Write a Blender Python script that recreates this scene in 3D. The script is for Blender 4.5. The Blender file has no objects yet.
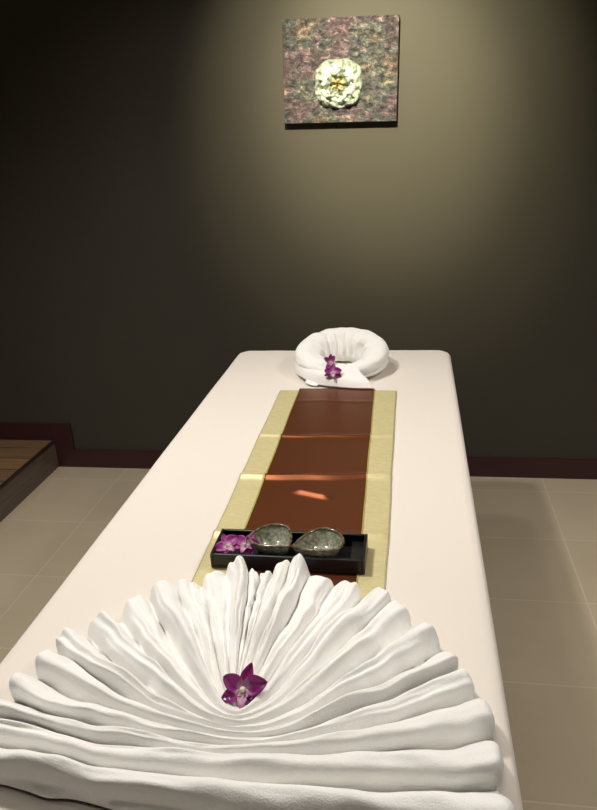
import bpy, bmesh, math, random
import numpy as np
from mathutils import Vector, Matrix, noise
C = bpy.context.scene.collection
PI = math.pi
random.seed(4)

# ------------------------------------------------------------------ helpers
def link(name, me, m=None, parent=None, smooth=True):
    o = bpy.data.objects.new(name, me); C.objects.link(o)
    if m is not None: me.materials.append(m)
    if smooth:
        me.polygons.foreach_set('use_smooth', [True]*len(me.polygons))
    if parent: o.parent = parent
    return o

def mesh(name, vs, fs, m=None, parent=None, smooth=True, attr=None):
    me = bpy.data.meshes.new(name)
    me.from_pydata([tuple(v) for v in vs], [], fs)
    if attr is not None:
        a = me.attributes.new('grad', 'FLOAT', 'POINT'); a.data.foreach_set('value', attr)
    me.update()
    return link(name, me, m, parent, smooth)

def grid(nu, nv, f, wrap_u=False, wrap_v=False):
    vs = []; fs = []
    for i in range(nu):
        for j in range(nv):
            vs.append(f(i/(nu if wrap_u else nu-1), j/(nv if wrap_v else nv-1)))
    for i in range(nu if wrap_u else nu-1):
        for j in range(nv if wrap_v else nv-1):
            a = i*nv+j; b = i*nv+(j+1) % nv; c = ((i+1) % nu)*nv+(j+1) % nv; d = ((i+1) % nu)*nv+j
            fs.append((a, d, c, b))
    return vs, fs

def boxes(name, lst, m, parent=None, bevel=0.0):
    bm = bmesh.new()
    for (x0, x1, y0, y1, z0, z1) in lst:
        r = bmesh.ops.create_cube(bm, size=1.0)
        for v in r['verts']:
            v.co = Vector((x0+(v.co.x+.5)*(x1-x0), y0+(v.co.y+.5)*(y1-y0), z0+(v.co.z+.5)*(z1-z0)))
    if bevel:
        bmesh.ops.bevel(bm, geom=list(bm.edges), offset=bevel, segments=2, affect='EDGES', profile=.6)
    me = bpy.data.meshes.new(name); bm.to_mesh(me); bm.free()
    return link(name, me, m, parent, smooth=False)

def solid(o, t, off=-1, sub=0):
    s = o.modifiers.new('thick', 'SOLIDIFY'); s.thickness = t; s.offset = off
    if sub:
        b = o.modifiers.new('sub', 'SUBSURF'); b.levels = sub; b.render_levels = sub
    return o

def thing(name, label, cat, loc=(0, 0, 0), group=None):
    o = bpy.data.objects.new(name, None); C.objects.link(o); o.location = loc
    o.empty_display_size = .05
    return tag(o, label, cat, group)

def tag(o, label, cat, group=None):
    o['label'] = label; o['category'] = cat
    if group: o['group'] = group
    return o

def struct(o): o['kind'] = 'structure'; return o

def nz(x, y, z=0.0): return noise.noise(Vector((x, y, z)))

def smooth_step(a, b, x):
    t = min(1, max(0, (x-a)/(b-a))); return t*t*(3-2*t)

# ------------------------------------------------------------------ materials
def mat(name, col, rough=.6, metal=0.0, spec=.5, **kw):
    m = bpy.data.materials.new(name); m.use_nodes = True
    b = m.node_tree.nodes['Principled BSDF']
    b.inputs['Base Color'].default_value = (*col, 1); b.inputs['Roughness'].default_value = rough
    b.inputs['Metallic'].default_value = metal; b.inputs['Specular IOR Level'].default_value = spec
    for k, v in kw.items(): b.inputs[k.replace('_', ' ')].default_value = v
    return m

class N:
    def __init__(s, m): s.m = m; s.t = m.node_tree; s.b = s.t.nodes['Principled BSDF']
    def n(s, ty, **kw):
        n = s.t.nodes.new(ty)
        for k, v in kw.items():
            if k in n.inputs.keys(): n.inputs[k].default_value = v
            else: setattr(n, k, v)
        return n
    def l(s, a, ao, b, bi): s.t.links.new(a.outputs[ao], b.inputs[bi])
    def coord(s, scale=(1, 1, 1), out='Object'):
        c = s.n('ShaderNodeTexCoord'); mp = s.n('ShaderNodeMapping'); mp.inputs['Scale'].default_value = scale
        s.l(c, out, mp, 'Vector'); return mp
    def noise(s, sc, det=4, coordn=None, **kw):
        n = s.n('ShaderNodeTexNoise', Scale=sc, Detail=det, **kw)
        s.l(coordn or s.coord(), 'Vector', n, 'Vector'); return n
    def ramp(s, src, out, stops):
        r = s.n('ShaderNodeValToRGB'); e = r.color_ramp.elements
        while len(e) < len(stops): e.new(.5)
        for i, (p, c) in enumerate(stops): e[i].position = p; e[i].color = (*c, 1)
        s.l(src, out, r, 'Fac'); return r
    def bump(s, src, out, strength=.3, dist=.01, prev=None):
        b = s.n('ShaderNodeBump', Strength=strength, Distance=dist); s.l(src, out, b, 'Height')
        if prev: s.l(prev, 'Normal', b, 'Normal')
        s.l(b, 'Normal', s.b, 'Normal'); return b
    def col(s, src, out='Color'): s.l(src, out, s.b, 'Base Color')

# wall paint: dark olive brown
M_wall = mat('wall_paint', (.062, .056, .041), .65, spec=.2)
n = N(M_wall); t = n.noise(1.3, 3); n.col(n.ramp(t, 'Fac', [(.3, (.050, .044, .034)), (.7, (.056, .050, .038))]))
n.bump(n.noise(90, 3), 'Fac', .12, .002)
M_ceil = mat('ceiling_paint', (.6, .57, .52), .8)
M_base = mat('burgundy_skirting', (.040, .011, .014), .45)
n = N(M_base); n.bump(n.noise(30, 3), 'Fac', .1, .002)

# floor tiles 0.406 m
TS, TY, TX = .4063, 2.9624, .6016
M_floor = mat('beige_floor_tile', (.27, .235, .175), .42, spec=.4)
n = N(M_floor)
geo = n.n('ShaderNodeNewGeometry'); sep = n.n('ShaderNodeSeparateXYZ'); n.l(geo, 'Position', sep, 'Vector')
def line_mask(out, off):
    a = n.n('ShaderNodeMath', operation='SUBTRACT'); a.inputs[1].default_value = off-40*TS; n.l(sep, out, a, 0)
    b = n.n('ShaderNodeMath', operation='DIVIDE'); b.inputs[1].default_value = TS; n.t.links.new(a.outputs[0], b.inputs[0])
    f = n.n('ShaderNodeMath', operation='FRACT'); n.t.links.new(b.outputs[0], f.inputs[0])
    s = n.n('ShaderNodeMath', operation='SUBTRACT'); s.inputs[1].default_value = .5; n.t.links.new(f.outputs[0], s.inputs[0])
    ab = n.n('ShaderNodeMath', operation='ABSOLUTE'); n.t.links.new(s.outputs[0], ab.inputs[0])
    mr = n.n('ShaderNodeMapRange'); mr.inputs['From Min'].default_value = .4925; mr.inputs['From Max'].default_value = .4975
    n.t.links.new(ab.outputs[0], mr.inputs['Value'])
    fl = n.n('ShaderNodeMath', operation='FLOOR'); n.t.links.new(b.outputs[0], fl.inputs[0])
    return mr, fl
mx, fx = line_mask('X', TX); my, fy = line_mask('Y', TY)
mm = n.n('ShaderNodeMath', operation='MAXIMUM'); n.t.links.new(mx.outputs[0], mm.inputs[0]); n.t.links.new(my.outputs[0], mm.inputs[1])
cx = n.n('ShaderNodeCombineXYZ'); n.t.links.new(fx.outputs[0], cx.inputs[0]); n.t.links.new(fy.outputs[0], cx.inputs[1])
wn = n.n('ShaderNodeTexWhiteNoise'); n.l(cx, 'Vector', wn, 'Vector')
t = n.noise(5, 5); mixn = n.n('ShaderNodeMath', operation='MULTIPLY_ADD'); mixn.inputs[1].default_value = .35
n.t.links.new(wn.outputs['Value'], mixn.inputs[0]); n.t.links.new(t.outputs['Fac'], mixn.inputs[2])
rp = n.ramp(mixn, 'Value', [(.3, (.45, .38, .275)), (.95, (.50, .425, .312))])
mc = n.n('ShaderNodeMix', data_type='RGBA'); n.t.links.new(mm.outputs[0], mc.inputs[0])
n.t.links.new(rp.outputs['Color'], mc.inputs[6]); mc.inputs[7].default_value = (.58, .51, .40, 1)
n.t.links.new(mc.outputs[2], n.b.inputs['Base Color'])
n.bump(mm, 'Value', -.15, .002)

M_plank = mat('brown_wood_planks', (.2, .12, .07), .45)
n = N(M_plank); cc = n.coord((1, 1, 1))
br = n.n('ShaderNodeTexBrick', Scale=1.0); br.inputs['Brick Width'].default_value = 1.2; br.inputs['Row Height'].default_value = .12
br.inputs['Mortar Size'].default_value = .003
br.inputs['Color1'].default_value = (.27, .16, .085, 1); br.inputs['Color2'].default_value = (.18, .11, .06, 1); br.inputs['Mortar'].default_value = (.03, .02, .015, 1)
n.l(cc, 'Vector', br, 'Vector')
g = n.noise(9, 5, n.coord((1, 9, 1))); mi = n.n('ShaderNodeMix', data_type='RGBA', blend_type='MULTIPLY'); mi.inputs[0].default_value = .6
rr = n.ramp(g, 'Fac', [(.3, (.55, .5, .45)), (.7, (1, 1, 1))])
n.t.links.new(br.outputs['Color'], mi.inputs[6]); n.t.links.new(rr.outputs['Color'], mi.inputs[7]); n.t.links.new(mi.outputs[2], n.b.inputs['Base Color'])
M_fascia = mat('dark_brown_riser', (.085, .058, .042), .5)
n = N(M_fascia); t = n.noise(8, 5, n.coord((6, 1, 12))); n.col(n.ramp(t, 'Fac', [(.3, (.09, .066, .050)), (.7, (.145, .108, .082))]))
M_nosing = mat('black_brown_nosing', (.02, .014, .011), .5)

# cloth
M_sheet = mat('white_cotton_sheet', (.77, .715, .65), .85, spec=.2)
n = N(M_sheet); t = n.noise(2.2, 4, n.coord((3, .6, 1))); bb = n.bump(t, 'Fac', .25, .02)
w = n.n('ShaderNodeTexNoise', Scale=900, Detail=2); n.l(n.coord(), 'Vector', w, 'Vector'); n.bump(w, 'Fac', .12, .0006, bb)
M_towel = mat('white_terry_towel', (.93, .925, .90), .95, spec=.12, Sheen_Weight=.25, Sheen_Roughness=.6)
n = N(M_towel); t = n.noise(28, 4); bb = n.bump(t, 'Fac', .35, .006)
w = n.noise(420, 3); n.bump(w, 'Fac', .55, .0016, bb)

M_gold = mat('pale_gold_satin', (.50, .44, .17), .46, metal=.2, spec=.6)
n = N(M_gold); t = n.noise(60, 3, n.coord((1, 4, 1))); n.col(n.ramp(t, 'Fac', [(.3, (.60, .53, .27)), (.7, (.70, .63, .35))])); n.bump(t, 'Fac', .1, .001)
M_brown = mat('chestnut_satin', (.20, .058, .020), .36, metal=.78, spec=.6, Sheen_Weight=.1)
M_brown.node_tree.nodes['Principled BSDF'].inputs['Sheen Tint'].default_value = (.9, .35, .12, 1)
n = N(M_brown); t = n.noise(300, 2, n.coord((1, 3, 1))); n.bump(t, 'Fac', .08, .0008)
M_stitch = mat('gold_piping', (.52, .45, .12), .4, metal=.3)

M_lac = mat('black_lacquer', (.006, .006, .008), .32, spec=.5)
M_glaze = mat('speckled_celadon_glaze', (.2, .22, .16), .12, spec=.7, Coat_Weight=.8, Coat_Roughness=.06)
n = N(M_glaze); t = n.noise(160, 5); v = n.noise(18, 3)
ad = n.n('ShaderNodeMath', operation='MULTIPLY_ADD'); ad.inputs[1].default_value = .5
n.t.links.new(v.outputs['Fac'], ad.inputs[0]); n.t.links.new(t.outputs['Fac'], ad.inputs[2])
n.col(n.ramp(ad, 'Value', [(.46, (.06, .045, .026)), (.62, (.19, .18, .12)), (.80, (.32, .35, .27)), (.95, (.50, .52, .42))]))
n.bump(n.noise(55, 2), 'Fac', .35, .003)
M_rim = mat('brown_glazed_rim', (.13, .085, .045), .16, spec=.7, Coat_Weight=.6)
n = N(M_rim); t = n.noise(120, 3); n.col(n.ramp(t, 'Fac', [(.35, (.06, .035, .018)), (.7, (.27, .21, .13))]))

def petal_mat(name, c0, c1, c2):
    m = mat(name, c1, .45, spec=.35, Subsurface_Weight=.08)
    n = N(m); a = n.n('ShaderNodeAttribute', attribute_name='grad')
    t = n.noise(220, 2); ad = n.n('ShaderNodeMath', operation='MULTIPLY_ADD'); ad.inputs[1].default_value = .22
    n.t.links.new(t.outputs['Fac'], ad.inputs[0]); n.t.links.new(a.outputs['Fac'], ad.inputs[2])
    n.col(n.ramp(ad, 'Value', [(.12, c0), (.42, c1), (.95, c2)])); return m
M_pet = petal_mat('magenta_petal', (.72, .45, .62), (.27, .012, .20), (.13, .004, .095))
M_pet2 = petal_mat('pink_magenta_petal', (.85, .72, .80), (.42, .05, .30), (.20, .008, .14))
M_lip = petal_mat('orchid_lip', (.80, .74, .62), (.68, .48, .55), (.32, .02, .22))
M_col = mat('cream_orchid_centre', (.78, .74, .60), .5)

M_canvas = mat('iridescent_canvas', (.3, .22, .22), .45, metal=.2, spec=.6)
n = N(M_canvas); t = n.noise(6.5, 3, n.coord((1, 1, 1.3)), Roughness=.6)
c1 = n.ramp(t, 'Fac', [(.34, (.095, .066, .085)), (.45, (.105, .078, .088)), (.52, (.070, .082, .085)), (.58, (.115, .105, .088)), (.68, (.14, .098, .088))])
t2 = n.noise(34, 10, n.coord((1, 1, 1.5)), Roughness=.82, Distortion=.4); r2 = n.ramp(t2, 'Fac', [(.40, (.12, .11, .15)), (.50, (.75, .72, .72)), (.56, (1.5, 1.4, 1.3)), (.64, (4.2, 3.9, 3.2))])
mi = n.n('ShaderNodeMix', data_type='RGBA', blend_type='MULTIPLY'); mi.inputs[0].default_value = 1
n.t.links.new(c1.outputs['Color'], mi.inputs[6]); n.t.links.new(r2.outputs['Color'], mi.inputs[7]); n.t.links.new(mi.outputs[2], n.b.inputs['Base Color'])
n.bump(t2, 'Fac', 1.0, .012)
M_edge = mat('black_canvas_edge', (.012, .010, .011), .6)
M_ros = mat('mint_white_plaster', (.6, .62, .46), .5, spec=.5)
n = N(M_ros); a = n.n('ShaderNodeAttribute', attribute_name='grad'); t = n.noise(38, 5, Roughness=.7)
ad = n.n('ShaderNodeMath', operation='MULTIPLY_ADD'); ad.inputs[1].default_value = .55
n.t.links.new(t.outputs['Fac'], ad.inputs[0]); n.t.links.new(a.outputs['Fac'], ad.inputs[2])
n.col(n.ramp(ad, 'Value', [(.32, (.24, .15, .04)), (.42, (.33, .29, .15)), (.54, (.09, .11, .08)), (.62, (.20, .23, .19)), (.80, (.44, .48, .42)), (1.0, (.20, .23, .19))]))
n.bump(t, 'Fac', .8, .012)
M_steel = mat('white_painted_metal', (.7, .7, .68), .4)
M_wood = mat('dark_stained_wood', (.07, .04, .025), .5)
M_vinyl = mat('cream_vinyl', (.5, .46, .38), .5)

# ------------------------------------------------------------------ room
YW = 3.108; XL = -3.6; XR = 2.2; YB = -1.6; ZC = 2.7
struct(boxes('floor', [(XL, XR, YB, YW, -.1, 0)], M_floor))
struct(boxes('wall_back', [(XL, XR, YW, YW+.1, -.1, ZC)], M_wall))
struct(boxes('wall_left', [(XL-.1, XL, YB, YW+.1, -.1, ZC)], M_wall))
struct(boxes('wall_right', [(XR, XR+.1, YB, YW+.1, -.1, ZC)], M_wall))
struct(boxes('wall_front', [(XL-.1, XR+.1, YB-.1, YB, -.1, ZC)], M_wall))
struct(boxes('ceiling', [(XL-.1, XR+.1, YB-.1, YW+.1, ZC, ZC+.1)], M_ceil))
PX, PH = -1.800, .147
struct(boxes('baseboard_back', [(PX+.1, XR, YW-.014, YW, 0, .095), (PX, PX+.1, YW-.014, YW, 0, .240),
                                (XL, PX, YW-.014, YW, PH, .240)], M_base))

pl = thing('wooden_platform', 'low raised platform of brown wood planks along the left against the dark wall', 'platform', (XL, 0, 0))
def rel(lst, o): return [(a-o[0], b-o[0], c-o[1], d-o[1], e-o[2], f-o[2]) for a, b, c, d, e, f in lst]
o0 = (XL, 0, 0)
boxes('plank_deck', rel([(XL+.001, PX-.012, -.6, YW-.001, PH-.03, PH)], o0), M_plank, pl)
boxes('riser', rel([(PX-.035, PX, -.6, YW-.001, 0, PH-.008)], o0), M_fascia, pl)
boxes('edge_nosing', rel([(PX-.0119, PX+.003, -.6, YW-.001, PH-.008, PH+.001)], o0), M_nosing, pl)

# ------------------------------------------------------------------ massage table + sheet
ZB = .7763
BX0, BX1, BY0, BY1 = -.66, .14, .47, 2.595
bc = ((BX0+BX1)/2, (BY0+BY1)/2)
mt = thing('massage_table', 'long massage table hidden under the white draped sheet in the middle of the room', 'massage table', (bc[0], bc[1], 0))
ob = (bc[0], bc[1], 0)
boxes('mattress', rel([(BX0+.012, BX1-.012, BY0+.012, BY1-.012, .665, ZB-.010)], ob), M_vinyl, mt, .02)
boxes('frame', rel([(BX0+.03, BX1-.03, BY0+.03, BY1-.03, .58, .664)], ob), M_wood, mt, .004)
for sx in (BX0+.07, BX1-.07):
    for sy in (BY0+.08, BY1-.08):
        boxes('leg', rel([(sx-.03, sx+.03, sy-.03, sy+.03, 0, .58)], ob), M_wood, mt, .004)

def sheet_f(i, j):
    ext = .62
    X = BX0-ext+(BX1-BX0+2*ext)*i; Y = BY0-ext+(BY1-BY0+2*ext)*j
    hx = (BX1-BX0)/2; hy = (BY1-BY0)/2; rc = .055
    px, py = X-bc[0], Y-bc[1]
    qx, qy = abs(px)-(hx-rc), abs(py)-(hy-rc)
    sx, sy = (1 if px >= 0 else -1), (1 if py >= 0 else -1)
    if qx <= 0 and qy <= 0: d = -min(rc+0-qx*0, rc)-max(0, 0); d = max(qx, qy)-rc; nx = ny = 0
    elif qx > 0 and qy > 0:
        l = math.hypot(qx, qy); nx, ny = sx*qx/l, sy*qy/l; d = l-rc
    elif qx > qy: nx, ny = sx, 0; d = qx-rc
    else: nx, ny = 0, sy; d = qy-rc
    re = .015                        # roll-over radius of the edge
    z = ZB+.0018*nz(X*3, Y*1.2, 2)+.0012*nz(X*14+Y*3, Y*1.6, 5)
    e = d+re
    if e <= 0 or (nx == 0 and ny == 0):
        return (X, Y, z)
    bx, by = px-nx*e, py-ny*e
    arc = PI/2*re
    if e < arc:
        a = e/re; ox = math.sin(a)*re; zz = z-re*(1-math.cos(a))
    else:
        dn = min(e-arc, .56); per = (bx*(abs(ny) > .5)+by*(abs(nx) >= .5))+math.atan2(ny, nx)*.05
        k = dn/.56
        ox = re+.012*k+.012*k*math.sin(per*17+2*nz(per*2, 3))+.008*k*nz(per*9, k*2, 7)
        zz = ZB-re-dn
    return (bc[0]+bx+nx*ox, bc[1]+by+ny*ox, zz)
vs, fs = grid(150, 260, sheet_f)
sh = mesh('bed_sheet', vs, fs, M_sheet)
solid(sh, .002, -1)
tag(sh, 'plain white cotton sheet covering the whole massage table and hanging down its sides', 'bed sheet')

# ------------------------------------------------------------------ runner
def cre(x, y):
    h = 0
    for (yc, a, wd, x0, x1, sl) in ((1.757, .0045, .009, -.43, -.03, .03), (1.516, .0075, .012, -.43, -.03, .05),
                                    (1.425, .0065, .011, -.28, -.165, -.25), (1.252, .006, .012, -.43, -.03, .02),
                                    (2.02, .001, .012, -.43, -.03, 0)):
        dd = y-(yc+sl*(x+.23)+.012*nz(x*9, yc*9)); k = smooth_step(x0, x0+.03, x)*(1-smooth_step(x1-.03, x1, x))
        h += a*k*math.exp(-(dd/wd)**2)
    return h+.0008*nz(x*6, y*4, 8)+.0008
def strip(name, xf, z, m, par, y0=.99, y1=2.138, nx=14, ny=420):
    def f(i, j):
        y = y0+(y1-y0)*j; t = (y-y0)/(y1-y0)
        a0, a1, b0, b1 = xf
        xa = a0+(a1-a0)*t+.002*nz(y*7, a0*9); xb = b0+(b1-b0)*t+.002*nz(y*7, b0*9)
        x = xa+(xb-xa)*i
        return (x-ro[0], y-ro[1], ZB+z+cre(x, y)-ro[2])
    vs, fs = grid(nx, ny, f)
    o = mesh(name, vs, fs, m, par); solid(o, .0016, -1); return o
ro = (-.23, 1.55, ZB)
rn = thing('satin_table_runner', 'brown satin runner with pale gold borders laid lengthwise down the white bed', 'table runner', ro)
strip('center_panel', (-.338, -.357, -.092, -.115), .0044, M_brown, rn, nx=50)['label'] = 'shiny chestnut brown satin panel with cross creases'
gb1 = strip('gold_border', (-.400, -.418, -.338, -.357), .0044, M_gold, rn, y1=2.118)
gb2 = strip('gold_border', (-.092, -.115, -.043, -.047), .0044, M_gold, rn, y1=2.122)
strip('seam_piping', (-.3395, -.3585, -.3365, -.3555), .0055, M_stitch, gb1, nx=3, y1=2.118)
strip('seam_piping', (-.0935, -.1165, -.0905, -.1135), .0055, M_stitch, gb2, nx=3, y1=2.122)

# ------------------------------------------------------------------ fan towel
Lt = [(-.277, 1.066), (-.309, 1.092), (-.350, 1.046), (-.380, 1.026), (-.432, 1.010), (-.470, .958), (-.506, .915), (-.547, .872), (-.563, .822), (-.574, .770), (-.582, .724), (-.582, .684), (-.572, .642)]
Rt = [(-.258, 1.066), (-.232, 1.082), (-.201, 1.102), (-.157, 1.060), (-.112, 1.050), (-.056, 1.024), (-.012, .990), (.030, .944), (.062, .888), (.082, .848), (.105, .785), (.116, .712), (.122, .630)]
Bt = [(-.249, .800), (-.245, .772), (-.241, .755), (-.237, .746), (-.233, .738), (-.230, .730), (-.227, .721), (-.224, .711), (-.221, .701), (-.219, .691), (-.216, .677), (-.213, .655), (-.210, .612)]
Wt = [6, 6, 5.5, 5, 4.4, 3.9, 3.4, 3.0, 2.6, 2.2, 1.8, 1.2, 1.0]
HL = [.034, .050, .040, .044, .052, .042, .048, .047, .050, .047, .049, .046, .046]
HR = [.034, .044, .056, .044, .044, .048, .048, .046, .050, .042, .047, .050, .046]
HB = [.018, .022, .024, .026, .028, .029, .030, .032, .033, .034, .038, .047, .044]
NF = len(Lt); NV = 110
def conic(A, B, D, w):
    A, B, D = map(np.array, (A, B, D)); P1 = ((2+2*w)*B-A-D)/(2*w)
    t = np.linspace(0, 1, 801)[:, None]
    return ((1-t)**2*A+2*w*t*(1-t)*P1+t**2*D)/((1-t)**2+2*w*t*(1-t)+t**2)
def resample(p, n):
    s = np.r_[0, np.cumsum(np.hypot(*np.diff(p, axis=0).T))]
    return np.c_[np.interp(np.linspace(0, s[-1], n), s, p[:, 0]), np.interp(np.linspace(0, s[-1], n), s, p[:, 1])], s[-1]
curves = []; LL = []; LR = []
for i in range(NF):
    c = conic(Lt[i], Bt[i], Rt[i], Wt[i])
    a, la = resample(c[:401], NV+1); b, lb = resample(c[400:], NV+1)
    curves.append(np.r_[a, b[1:]]); LL.append(la); LR.append(lb)
curves = np.array(curves)
curves = np.concatenate([2*curves[:1]-curves[1:2]*1.0, curves, 2*curves[-1:]-curves[-2:-1]], 0)
curves[0] = curves[1]*.85+curves[2]*.15   # innermost sheet closes on itself
LL = [LL[0]]+LL+[LL[-1]]; LR = [LR[0]]+LR+[LR[-1]]
pad = lambda a: np.array([a[0]*.6]+list(a)+[a[-1]*.8])
HLp, HRp, HBp = pad(HL), pad(HR), pad(HB)
SUB = 22
def cat(a, u):
    i = int(math.floor(u)); f = u-i; n_ = len(a)-1
    p = [a[min(max(k, 0), n_)] for k in (i-1, i, i+1, i+2)]
    return .5*((2*p[1])+(-p[0]+p[2])*f+(2*p[0]-5*p[1]+4*p[2]-p[3])*f*f+(-p[0]+3*p[1]-3*p[2]+p[3])*f**3)
mid = (curves[1]+curves[1][::-1])*.5
us = np.linspace(.5, NF+.5, NF*SUB+1)
to = (-.22, .8, ZB)
vs = []; fs = []
nv = 2*NV+1
for u in us:
    base = cat(curves, u) if u >= 1 else mid*(1-(u-.5)*2)+curves[1]*((u-.5)*2)
    # direction across the folds (towards the near side)
    du = cat(curves, min(u+.05, NF+.5))-cat(curves, max(u-.05, .5))
    ln = np.hypot(du[:, 0], du[:, 1])+1e-6; du = du/ln[:, None]
    k = int(round(u)); s = (u-k)*2                       # -1..1 across one crest
    for j in range(nv):
        vv = (j-NV)/NV; av = abs(vv)
        L = np.interp(u, range(len(LL)), LL) if vv < 0 else np.interp(u, range(len(LR)), LR)
        hA = (cat(HLp, u) if vv < 0 else cat(HRp, u)); hK = (HLp[k] if vv < 0 else HRp[k]) if k < len(HLp) else .04
        hc = hA*.35+hK*.65
        rr = smooth_step(0, .55, av)
        H = HBp[k]*(1-rr)+hc*rr
        jit = (.35 if k <= 2 else 1.2)*nz(vv*2.0+k*3.1, k*1.7, 1)              # crest line wanders
        ss = s+jit*(1-s*s)*.5
        prof = max(0, 1-abs(ss)**(4.2 if k <= 2 else 3.2))
        deep = .58+.36*smooth_step(.05, .6, av)
        deep -= (.30*(1-smooth_step(3.5, 6.5, k)) if vv < 0 else .30*(1-smooth_step(4.5, 8.5, k)))+.06*(k < 2)
        # secondary crease running along some folds
        ph_ = nz(k*2.3, 5.1+(vv > 0))
        sec = -.30*max(0, ph_+.15)*math.exp(-((s-.35*math.sin(k*4.)-.25*nz(vv*2, k))/.22)**2)*smooth_step(.15, .5, av)
        for g0_, gd in ((-.30+.25*math.sin(k*2.1), .17), (.42+.2*math.sin(k*3.7), .13)):
            sec -= gd*math.exp(-((s-g0_-.22*nz(vv*2.5, k*1.9, g0_))/.15)**2)*smooth_step(.12, .4, av)*(1-smooth_step(8, 11, k))*(1-smooth_step(.80, .95, av))*(.55+.9*nz(vv*2, k*2.7, 3+g0_))
        z = H*(1-deep+deep*prof)+H*sec
        z *= 1+.26*nz(vv*3.4+k*5, s*.8, k*.7)
        z += .0030*nz(vv*8+k*5, s*1.6, k*3.)
        # free tip rounding
        tipr = .011+.015*smooth_step(1, 5, k)
        dist = (1-av)*L
        if dist < tipr:
            q = 1-max(dist, 0)/tipr; z *= math.sqrt(max(0, 1-q**3))
        # close the first and last folds
        if k >= NF and s > 0: z *= math.sqrt(max(0, 1-max(0, s)**2.5))
        lean = .20*z*smooth_step(.25, .9, av)*(1 if k > 2 else 0)+.25*z*smooth_step(6, 12, k)
        bx, by = base[j]
        # wander of the whole fold in plan
        wn_ = (.012*nz(vv*3.4+k*.9, k*.8, 4)+.004*nz(vv*9, k*1.3, 6))*smooth_step(.2, .6, av)
        bx += du[j, 0]*(lean+wn_); by += du[j, 1]*(lean+wn_)
        # scalloped outline: crests reach further than valleys
        if av > .8:
            sg = -1 if vv < 0 else 1
            tv = base[j]-base[j-sg*3]; tl = math.hypot(*tv)+1e-6
            rt = (.004+.016*nz(k*3.3, sg*2.)-(.011*smooth_step(4, 7, k)-.006*(k in (0, 3, 4)))*abs(s)**3)*smooth_step(.8, 1, av)
            bx += tv[0]/tl*rt; by += tv[1]/tl*rt
        vs.append((bx-to[0], by-to[1], max(z, .0)+.0095))
NU = len(us)
for j in range(NV+1):                      # the innermost fold meets itself along its middle
    a_, b_ = vs[j], vs[nv-1-j]; m_ = tuple((p+q)/2 for p, q in zip(a_, b_)); vs[j] = vs[nv-1-j] = m_
for a in range(NU-1):
    for j in range(nv-1):
        i0 = a*nv+j; fs.append((i0, i0+nv, i0+nv+1, i0+1))
# border falls to the bed
bd = [j for j in range(nv)]+[a*nv+nv-1 for a in range(1, NU)]+[(NU-1)*nv+j for j in range(nv-2, -1, -1)]+[a*nv for a in range(NU-2, 0, -1)]
st = len(vs)
for b in bd:
    x, y, z = vs[b]; vs.append((x, y, .0078))
for q in range(len(bd)):
    r = (q+1) % len(bd); fs.append((bd[q], bd[r], st+r, st+q))
ft = mesh('fan_folded_towel', vs, fs, M_towel)
ft.location = to
tag(ft, 'large white terry towel pleated into a fan on the near end of the bed', 'towel')

# ------------------------------------------------------------------ ring towel at the head
rc0 = (-.238, 2.335, ZB)
rt_ = thing('rolled_ring_towel', 'white towel rolled into a round ring at the far end of the bed', 'towel', (rc0[0], rc0[1], rc0[2]))
def ring_f(i, j):
    ph = 2*PI*i; th = 2*PI*j
    back = .5+.5*math.sin(ph)                       # 1 at the wall side
    hh = .050+.064*back**.8; R0 = .114+.003*math.cos(2*ph); rw = .041+.004*back
    c, s = math.cos(th), math.sin(th)
    e = .8
    r = R0+rw*math.copysign(abs(c)**e, c)
    z = hh/2+hh/2*math.copysign(abs(s)**e, s)
    inner = max(0, -c)*smooth_step(-.2, .5, s+.3)
    gath = math.sin(ph*15+3.5*nz(math.cos(ph)*2, math.sin(ph)*2, s*.5))*.55+nz(math.cos(ph)*7, math.sin(ph)*7, s)*.9
    r += inner*gath*.019*(.35+.65*back)
    # layered wrap line on the outer side, spiralling
    lay = s-(-.25+.25*math.sin(ph+.6))
    r += -.010*math.exp(-(lay/.13)**2)*max(0, c)**.5
    r += (.004 if lay < 0 else 0)*max(0, c)
    r += .003*nz(ph*3, th*2, 3)
    z += .004*nz(math.cos(ph)*4, math.sin(ph)*4, c)
    # slight outward slope so the opening is a cone
    kk = smooth_step(-.5, .5, c); r += (.030*(1-kk)+.012*kk)*(z/hh-.5)
    return (r*math.cos(ph), r*math.sin(ph), max(z, 0)+.0062)
vs, fs = grid(220, 56, ring_f, True, True)
mesh('rolled_ring', vs, fs, M_towel, rt_)
def bez(P, u, v):
    B = lambda t: ((1-t)**3, 3*t*(1-t)**2, 3*t*t*(1-t), t**3)
    a, b = B(u), B(v); r = Vector((0, 0, 0))
    for i in range(4):
        for j in range(4): r += Vector(P[i][j])*a[i]*b[j]
    return r
# front lapel: rows run from the inner upper edge to the outer lower edge, columns left -> right tip
lap = [[(-.092, .045, .072), (-.125, .040, .098), (-.172, .010, .070), (-.163, -.010, .010)],
       [(-.078, -.035, .062), (-.115, -.070, .104), (-.165, -.115, .070), (-.135, -.165, .010)],
       [(-.030, -.085, .046), (-.040, -.120, .088), (-.050, -.185, .060), (-.035, -.208, .008)],
       [(.016, -.078, .052), (.055, -.120, .066), (.090, -.170, .045), (.118, -.208, .012)]]
def lap_f(i, j):
    p = bez(lap, i, j); p += Vector((0, 0, .0035*nz(i*5, j*4, 1)+.002*math.sin(j*14+i*3)))
    p.z = max(p.z, .0095)
    return p
vs, fs = grid(50, 40, lap_f)
lo = mesh('front_lapel', vs, fs, M_towel, rt_); solid(lo, .010, 1); 
b = lo.modifiers.new('bev', 'BEVEL'); b.width = .003; b.segments = 2; b.limit_method = 'ANGLE'
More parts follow.
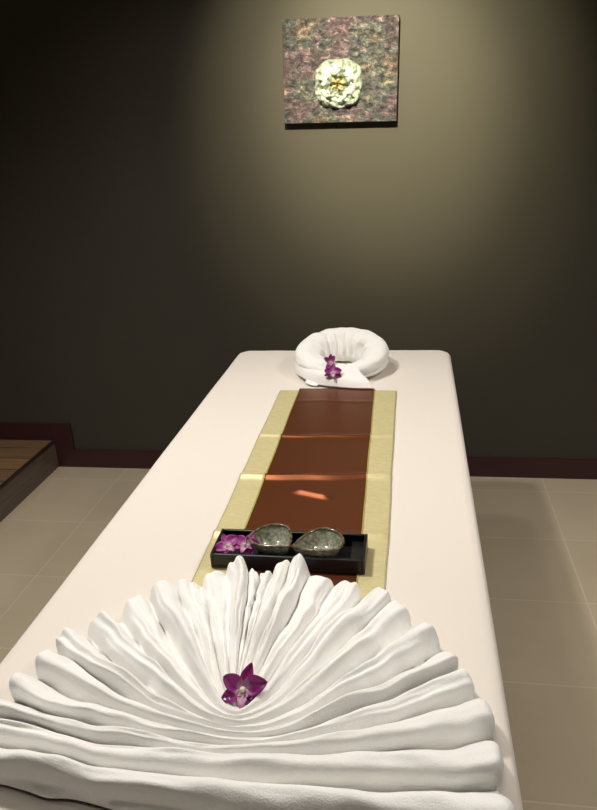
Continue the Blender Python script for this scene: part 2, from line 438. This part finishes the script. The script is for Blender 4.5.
# little hem corner peeping out at the lower left
tail = [[(-.110, -.120, .030), (-.116, -.140, .018), (-.120, -.150, .012), (-.121, -.156, .008)],
        [(-.096, -.128, .032), (-.104, -.148, .028), (-.112, -.160, .016), (-.116, -.170, .008)],
        [(-.078, -.134, .030), (-.088, -.158, .024), (-.096, -.172, .014), (-.102, -.182, .008)],
        [(-.050, -.150, .026), (-.060, -.172, .018), (-.070, -.184, .010), (-.080, -.190, .008)]]
vs, fs = grid(16, 16, lambda i, j: bez(tail, i, j)+Vector((.012, .012, 0)))
lo = mesh('hem_corner', vs, fs, M_towel, rt_); solid(lo, .004, 1, 1)

# ------------------------------------------------------------------ tray
tx0, tx1, ty0, ty1, th_ = -.376, -.082, 1.118, 1.212, .030
tz = ZB+.0066
tor = ((tx0+tx1)/2, (ty0+ty1)/2, tz)
def trayb(l): return [(a-tor[0], b-tor[0], c-tor[1], d-tor[1], e, f) for a, b, c, d, e, f in l]
tr = thing('black_tray', 'black lacquered rectangular tray lying across the satin runner', 'tray', tor)
boxes('tray_base', trayb([(tx0, tx1, ty0, ty1, 0, .005)]), M_lac, tr, .0015)
w_ = .006
boxes('tray_wall', trayb([(tx0, tx0+w_, ty0, ty1, .0051, th_)]), M_lac, tr, .0018)
boxes('tray_wall', trayb([(tx1-w_, tx1, ty0, ty1, .0051, th_)]), M_lac, tr, .0018)
boxes('tray_wall', trayb([(tx0+w_, tx1-w_, ty0, ty0+w_, .0051, th_)]), M_lac, tr, .0018)
boxes('tray_wall', trayb([(tx0+w_, tx1-w_, ty1-w_, ty1, .0051, th_)]), M_lac, tr, .0018)
boxes('inner_ledge', trayb([(tx1-.030, tx1-w_, ty0+w_, ty1-w_, .0051, .016)]), M_lac, tr, .001)

# ------------------------------------------------------------------ bowls
def bowl(label, tip, dirv, ln, wd, hgt):
    d = Vector((*dirv, 0)).normalized(); side = Vector((-d.y, d.x, 0))
    cen = Vector((tip[0], tip[1], 0))-d*ln*.5
    zb = tz+.0052
    o = thing('teardrop_bowl', label, 'bowl', (cen.x, cen.y, zb), 'pair of teardrop bowls on the tray')
    def outline(a):
        return math.cos(a)*ln*.5, math.sin(a)*math.sin(a/2)**1.15*wd*.62
    prof = [(.001, 0), (.40, 0), (.46, .0015), (.52, .003), (.66, .010), (.80, .022), (.91, .036), (.97, .046), (.99, .0475), (.95, .0465),
            (.87, .036), (.76, .024), (.60, .013), (.40, .008), (.2, .0065), (.001, .006)]
    cx_ = -.07*ln
    def f(i, j):
        a = 2*PI*i; x, y = outline(a)
        k = j*(len(prof)-1); q = min(int(k), len(prof)-2); r = k-q
        s = prof[q][0]*(1-r)+prof[q+1][0]*r; z = (prof[q][1]*(1-r)+prof[q+1][1]*r)/.0475*hgt
        tipk = max(0, math.cos(a))**6
        z += tipk*.003*s
        x = cx_+(x-cx_)*s; y = y*s
        p = d*x+side*y; return (p.x, p.y, z)
    vs, fs = grid(72, 46, f, True, False)
    body = mesh('bowl_body', vs, fs, M_glaze, o)
    def g(i, j):
        a = 2*PI*i; x, y = outline(a); x = cx_+(x-cx_)*.975; y *= .975
        t = 2*PI*j; rr = .0028
        n_ = Vector((x-cx_, y, 0)).normalized()
        p = Vector((x, y, 0))+n_*rr*math.cos(t)
        z = hgt*.985+max(0, math.cos(a))**6*.003+rr*math.sin(t)+.0006*math.sin(a*5)
        q = d*p.x+side*p.y; return (q.x, q.y, z)
    vs, fs = grid(90, 8, g, True, True)
    mesh('rim', vs, fs, M_rim, body)['label'] = 'brown glazed rim'
    return o
bowl('speckled green brown teardrop bowl beside the orchids, left of the pair', (-.2225, 1.132), (.74, -.67), .096, .092, .038)
bowl('speckled green brown teardrop bowl at the empty end of the tray, right of the pair', (-.2200, 1.132), (-.88, -.48), .102, .090, .038)

# ------------------------------------------------------------------ orchids
def petal(name, ang, ln, wd, m, par, cup=.2, tiltup=.3, roll=0, base=.002, zoff=0, point=.0):
    nl, nw = 16, 9; vs = []; at = []
    for i in range(nl):
        s = i/(nl-1); w = wd*(math.sin(PI*min(1, s**.75*(1-.02)+.02))**.7*(1-point*s*s))*.5+.0006
        if s > .97: w *= .35
        for j in range(nw):
            t = -1+2*j/(nw-1)
            x = base+ln*s; y = w*t; z = zoff+ln*(tiltup*s-cup*s*s)+abs(t)**2*w*.45-.0 + .03*ln*math.sin(t*5+s*6)
            y2 = y*math.cos(roll)-z*math.sin(roll)*0
            z += y*math.sin(roll)
            vs.append((x*math.cos(ang)-y2*math.sin(ang), x*math.sin(ang)+y2*math.cos(ang), z)); at.append(s*.85+.1*abs(t))
    fs = []
    for i in range(nl-1):
        for j in range(nw-1):
            a = i*nw+j; fs.append((a, a+nw, a+nw+1, a+1))
    o = mesh(name, vs, fs, m, par, attr=at); solid(o, .0006, 0); return o

def drop(x, y, lift, own=None):
    bpy.context.view_layer.update()
    hit, p, *_ = bpy.context.scene.ray_cast(bpy.context.evaluated_depsgraph_get(), Vector((x, y, ZB+.5)), Vector((0, 0, -1)))
    return (x, y, p.z+lift)
def orchid(label, loc, rot, R, mp, spec=None, group='orchid blossoms'):
    o = thing('orchid_blossom', label, 'flower', loc, group); o.rotation_euler = rot
    spec = spec or {}
    D = math.radians
    for a, l, w, tu, rl in spec.get('sepals', ((82, 1.05, .50, .45, .1), (214, 1.0, .74, .2, .3), (-36, .90, .70, .15, -.3))):
        petal('sepal', D(a), R*l, R*w, mp, o, .22, tu, rl, zoff=0, point=.15)
    for a, l, w, tu, rl in spec.get('petals', ((160, .98, .72, .35, -.3), (25, 1.0, .80, .4, .25))):
        petal('petal', D(a), R*l, R*w, mp, o, .3, tu, rl, zoff=.0012)
    lp = spec.get('lip', (-80, .80, .34))
    q = petal('lip', D(lp[0]), R*lp[1], R*lp[2], M_lip, o, .2, .62, 0, zoff=.002); q['label'] = 'pale lip with a magenta tip'
    for sg in (1, -1):
        petal('lip_lobe', D(lp[0]+sg*42), R*.38, R*.26, M_lip, q, .1, .8, .3*sg, zoff=.002)
    def cf(i, j):
        a = 2*PI*i; s = j; r = R*.13*math.sin(PI*min(1, .15+.85*s))**.6 if s < 1 else 0
        return (r*math.cos(a), r*math.sin(a)-R*.06*s, .001+R*.42*s)
    vs, fs = grid(12, 8, cf, True, False)
    mesh('column', vs, fs, M_col, o)['label'] = 'cream centre column'
    return o
D = math.radians
orchid('single magenta orchid blossom in the hollow centre of the fan folded towel', (-.231, .772, ZB+.042), (D(38), D(4), D(-4)), .0335, M_pet)
orchid('pink magenta orchid blossom lying in the tray, further from the bowls', (-.348, 1.149, tz+.026), (D(18), D(-14), D(35)), .027, M_pet2)
orchid('pink magenta orchid blossom lying in the tray, right against the left bowl', (-.314, 1.153, tz+.028), (D(22), D(10), D(-15)), .027, M_pet2)
orchid('small magenta orchid on the ring towel, the upper one near the opening', drop(-.262, 2.205, .006), (D(50), D(-10), D(20)), .026, M_pet,
       dict(sepals=((70, 1.0, .6, .5, .2), (215, .9, .5, .3, .3)), petals=((130, .9, .6, .6, -.3), (40, .9, .6, .6, .2))))
orchid('small magenta orchid on the ring towel, the lower one with a pale middle', drop(-.250, 2.165, .008), (D(40), D(0), D(0)), .032, M_pet,
       dict(sepals=((90, .95, .55, .4, .1), (200, .85, .6, .2, .2), (-20, .85, .6, .2, -.2)), petals=((165, .85, .7, .4, -.3), (15, .85, .7, .4, .2))))

# ------------------------------------------------------------------ painting
po = thing('relief_painting', 'square textured purple grey canvas with raised pale flower on the dark wall', 'painting', (-.289, YW, 1.772))
po.rotation_euler = (0, D(1.6), 0)
pw, phh, pd = .452, .378, .034
boxes('stretcher_frame', [(-pw/2, pw/2, -pd, -.001, -phh/2, phh/2)], M_edge, po, .002)
def cf(i, j):
    x = (i-.5)*(pw-.003); z = (j-.5)*(phh-.003)
    e = min(i, 1-i, j, 1-j)
    return (x, -pd-.0008-.0035*abs(nz(x*30, z*30, 1))*min(1, e*20)-.0025*abs(nz(x*80, z*80, 3)), z)
vs, fs = grid(90, 76, cf); fs = [tuple(reversed(f)) for f in fs]
mesh('canvas', vs, fs, M_canvas, po)['label'] = 'rough iridescent purple, brown and grey canvas face'
def rf(i, j):
    a = 2*PI*i; r = j
    lob = 1+.050*math.cos(4*a+PI)+.022*math.cos(9*a+1)+.03*nz(math.cos(a)*3, math.sin(a)*3, 2)
    R = .098*lob
    x, z = R*r*1.02*math.cos(a), R*r*.96*math.sin(a)
    ridge = abs(math.sin(2.5*(a+.3+.25*nz(r*3, 1))))**.7
    h = .008+.034*math.sin(PI*min(1, .22+r*.70))*(.25+.75*ridge)+.018*nz(x*45, z*45, 5)+.010*nz(x*95, z*95, 7)
    h += .010*math.exp(-(r/.16)**2)
    if r > .93: h *= max(0, (1-r)/.07)**.5
    return (x-.006, -pd-.001-h, z-.046)
vs, fs = grid(120, 40, rf, True, False); at = [j/39*.85 for i in range(120) for j in range(40)]
mesh('flower_relief', vs, fs, M_ros, po, attr=at)['label'] = 'raised pale green and white flower with golden middle'

# ------------------------------------------------------------------ ceiling spotlights (lamps of the room plus added fill lights)
def downlight(name, label, x, y, aim, power, size, col, rad=.05, blend=.5):
    o = thing(name, label, 'ceiling light', (x, y, ZC))
    def f(i, j):
        a = 2*PI*i; pr = [(.040, 0), (.052, 0), (.054, -.004), (.048, -.008), (.040, -.006), (.036, .0)]
        k = j*(len(pr)-1); q = min(int(k), len(pr)-2); r = k-q
        R_ = pr[q][0]*(1-r)+pr[q+1][0]*r; z = pr[q][1]*(1-r)+pr[q+1][1]*r
        return (R_*math.cos(a), R_*math.sin(a), z-.001)
    vs, fs = grid(32, 6, f, True, True)
    mesh('trim_ring', vs, fs, M_steel, o)
    l = bpy.data.lights.new(name+'_lamp', 'SPOT'); l.energy = power; l.spot_size = D(size); l.spot_blend = blend
    l.color = col; l.shadow_soft_size = rad
    lo = bpy.data.objects.new(name+'_lamp', l); C.objects.link(lo)
    lo.location = (x, y, ZC-.03-rad*.0)
    lo.rotation_euler = (Vector(aim)-Vector(lo.location)).to_track_quat('-Z', 'Y').to_euler()
    return o
downlight('ceiling_spotlight', 'small round ceiling spotlight aimed at the painting', -.25, 1.55, (-.13, 3.108, 1.70), 330, 54, (1, .93, .64), .03, 1.0)
lc = bpy.data.lights.new('spotlight_core', 'SPOT'); lc.energy = 300; lc.spot_size = D(36); lc.spot_blend = 1; lc.color = (1, .93, .64); lc.shadow_soft_size = .03
lo_ = bpy.data.objects.new('spotlight_core', lc); C.objects.link(lo_); lo_.location = (-.25, 1.55, ZC-.03)
lo_.rotation_euler = (Vector((-.13, 3.108, 1.66))-lo_.location).to_track_quat('-Z', 'Y').to_euler()
g_ = 'ceiling downlights over the room'
for lab, x_, y_, e_, r_ in (('ceiling downlight left of the bed beside its middle', -.95, 1.45, 120, .07),
                            ('added ceiling fill light left of the bed near its head', -.75, 2.25, 34, .10),  # added lamp, lifts the brightness of the far bed
                            ('added ceiling fill light above the near end of the bed', -.10, .10, 16, .16),  # invented weak lamp, only fills the near end
                            ('ceiling downlight above the floor right of the bed', 1.35, 1.50, 150, .16),
                            ('added ceiling fill light above the wooden platform on the left', -2.3, .9, 40, .12)):  # extra lamp put in for more soft fill in the room
    l_ = downlight('ceiling_downlight', lab, x_, y_, (x_+.001, y_, 0), e_, 125, (1, .94, .865), r_, .7); l_['group'] = g_

w = bpy.data.worlds.new('world'); bpy.context.scene.world = w; w.use_nodes = True
w.node_tree.nodes['Background'].inputs[0].default_value = (1, .95, .88, 1); w.node_tree.nodes['Background'].inputs[1].default_value = .05

# ------------------------------------------------------------------ camera
cam = bpy.data.cameras.new('camera'); co = bpy.data.objects.new('camera', cam); C.objects.link(co)
cam.sensor_fit = 'HORIZONTAL'; cam.sensor_width = 36; cam.lens = 711.46/597*36
p, y, r = .3641, .1685, -.0516
f = Vector((-math.sin(y)*math.cos(p), math.cos(y)*math.cos(p), -math.sin(p)))
rt = Vector((math.cos(y), math.sin(y), 0)); up = rt.cross(f)
a = rt*math.cos(r)+up*math.sin(r); b = up*math.cos(r)-rt*math.sin(r)
co.matrix_world = Matrix(((a.x, b.x, -f.x, 0), (a.y, b.y, -f.y, 0), (a.z, b.z, -f.z, 1.55), (0, 0, 0, 1)))
cam.clip_start = .02
S = bpy.context.scene; S.camera = co
vsn = S.view_settings; vsn.view_transform = 'Standard'; vsn.look = 'None'; vsn.gamma = 1; vsn.use_curve_mapping = False; vsn.exposure = 0
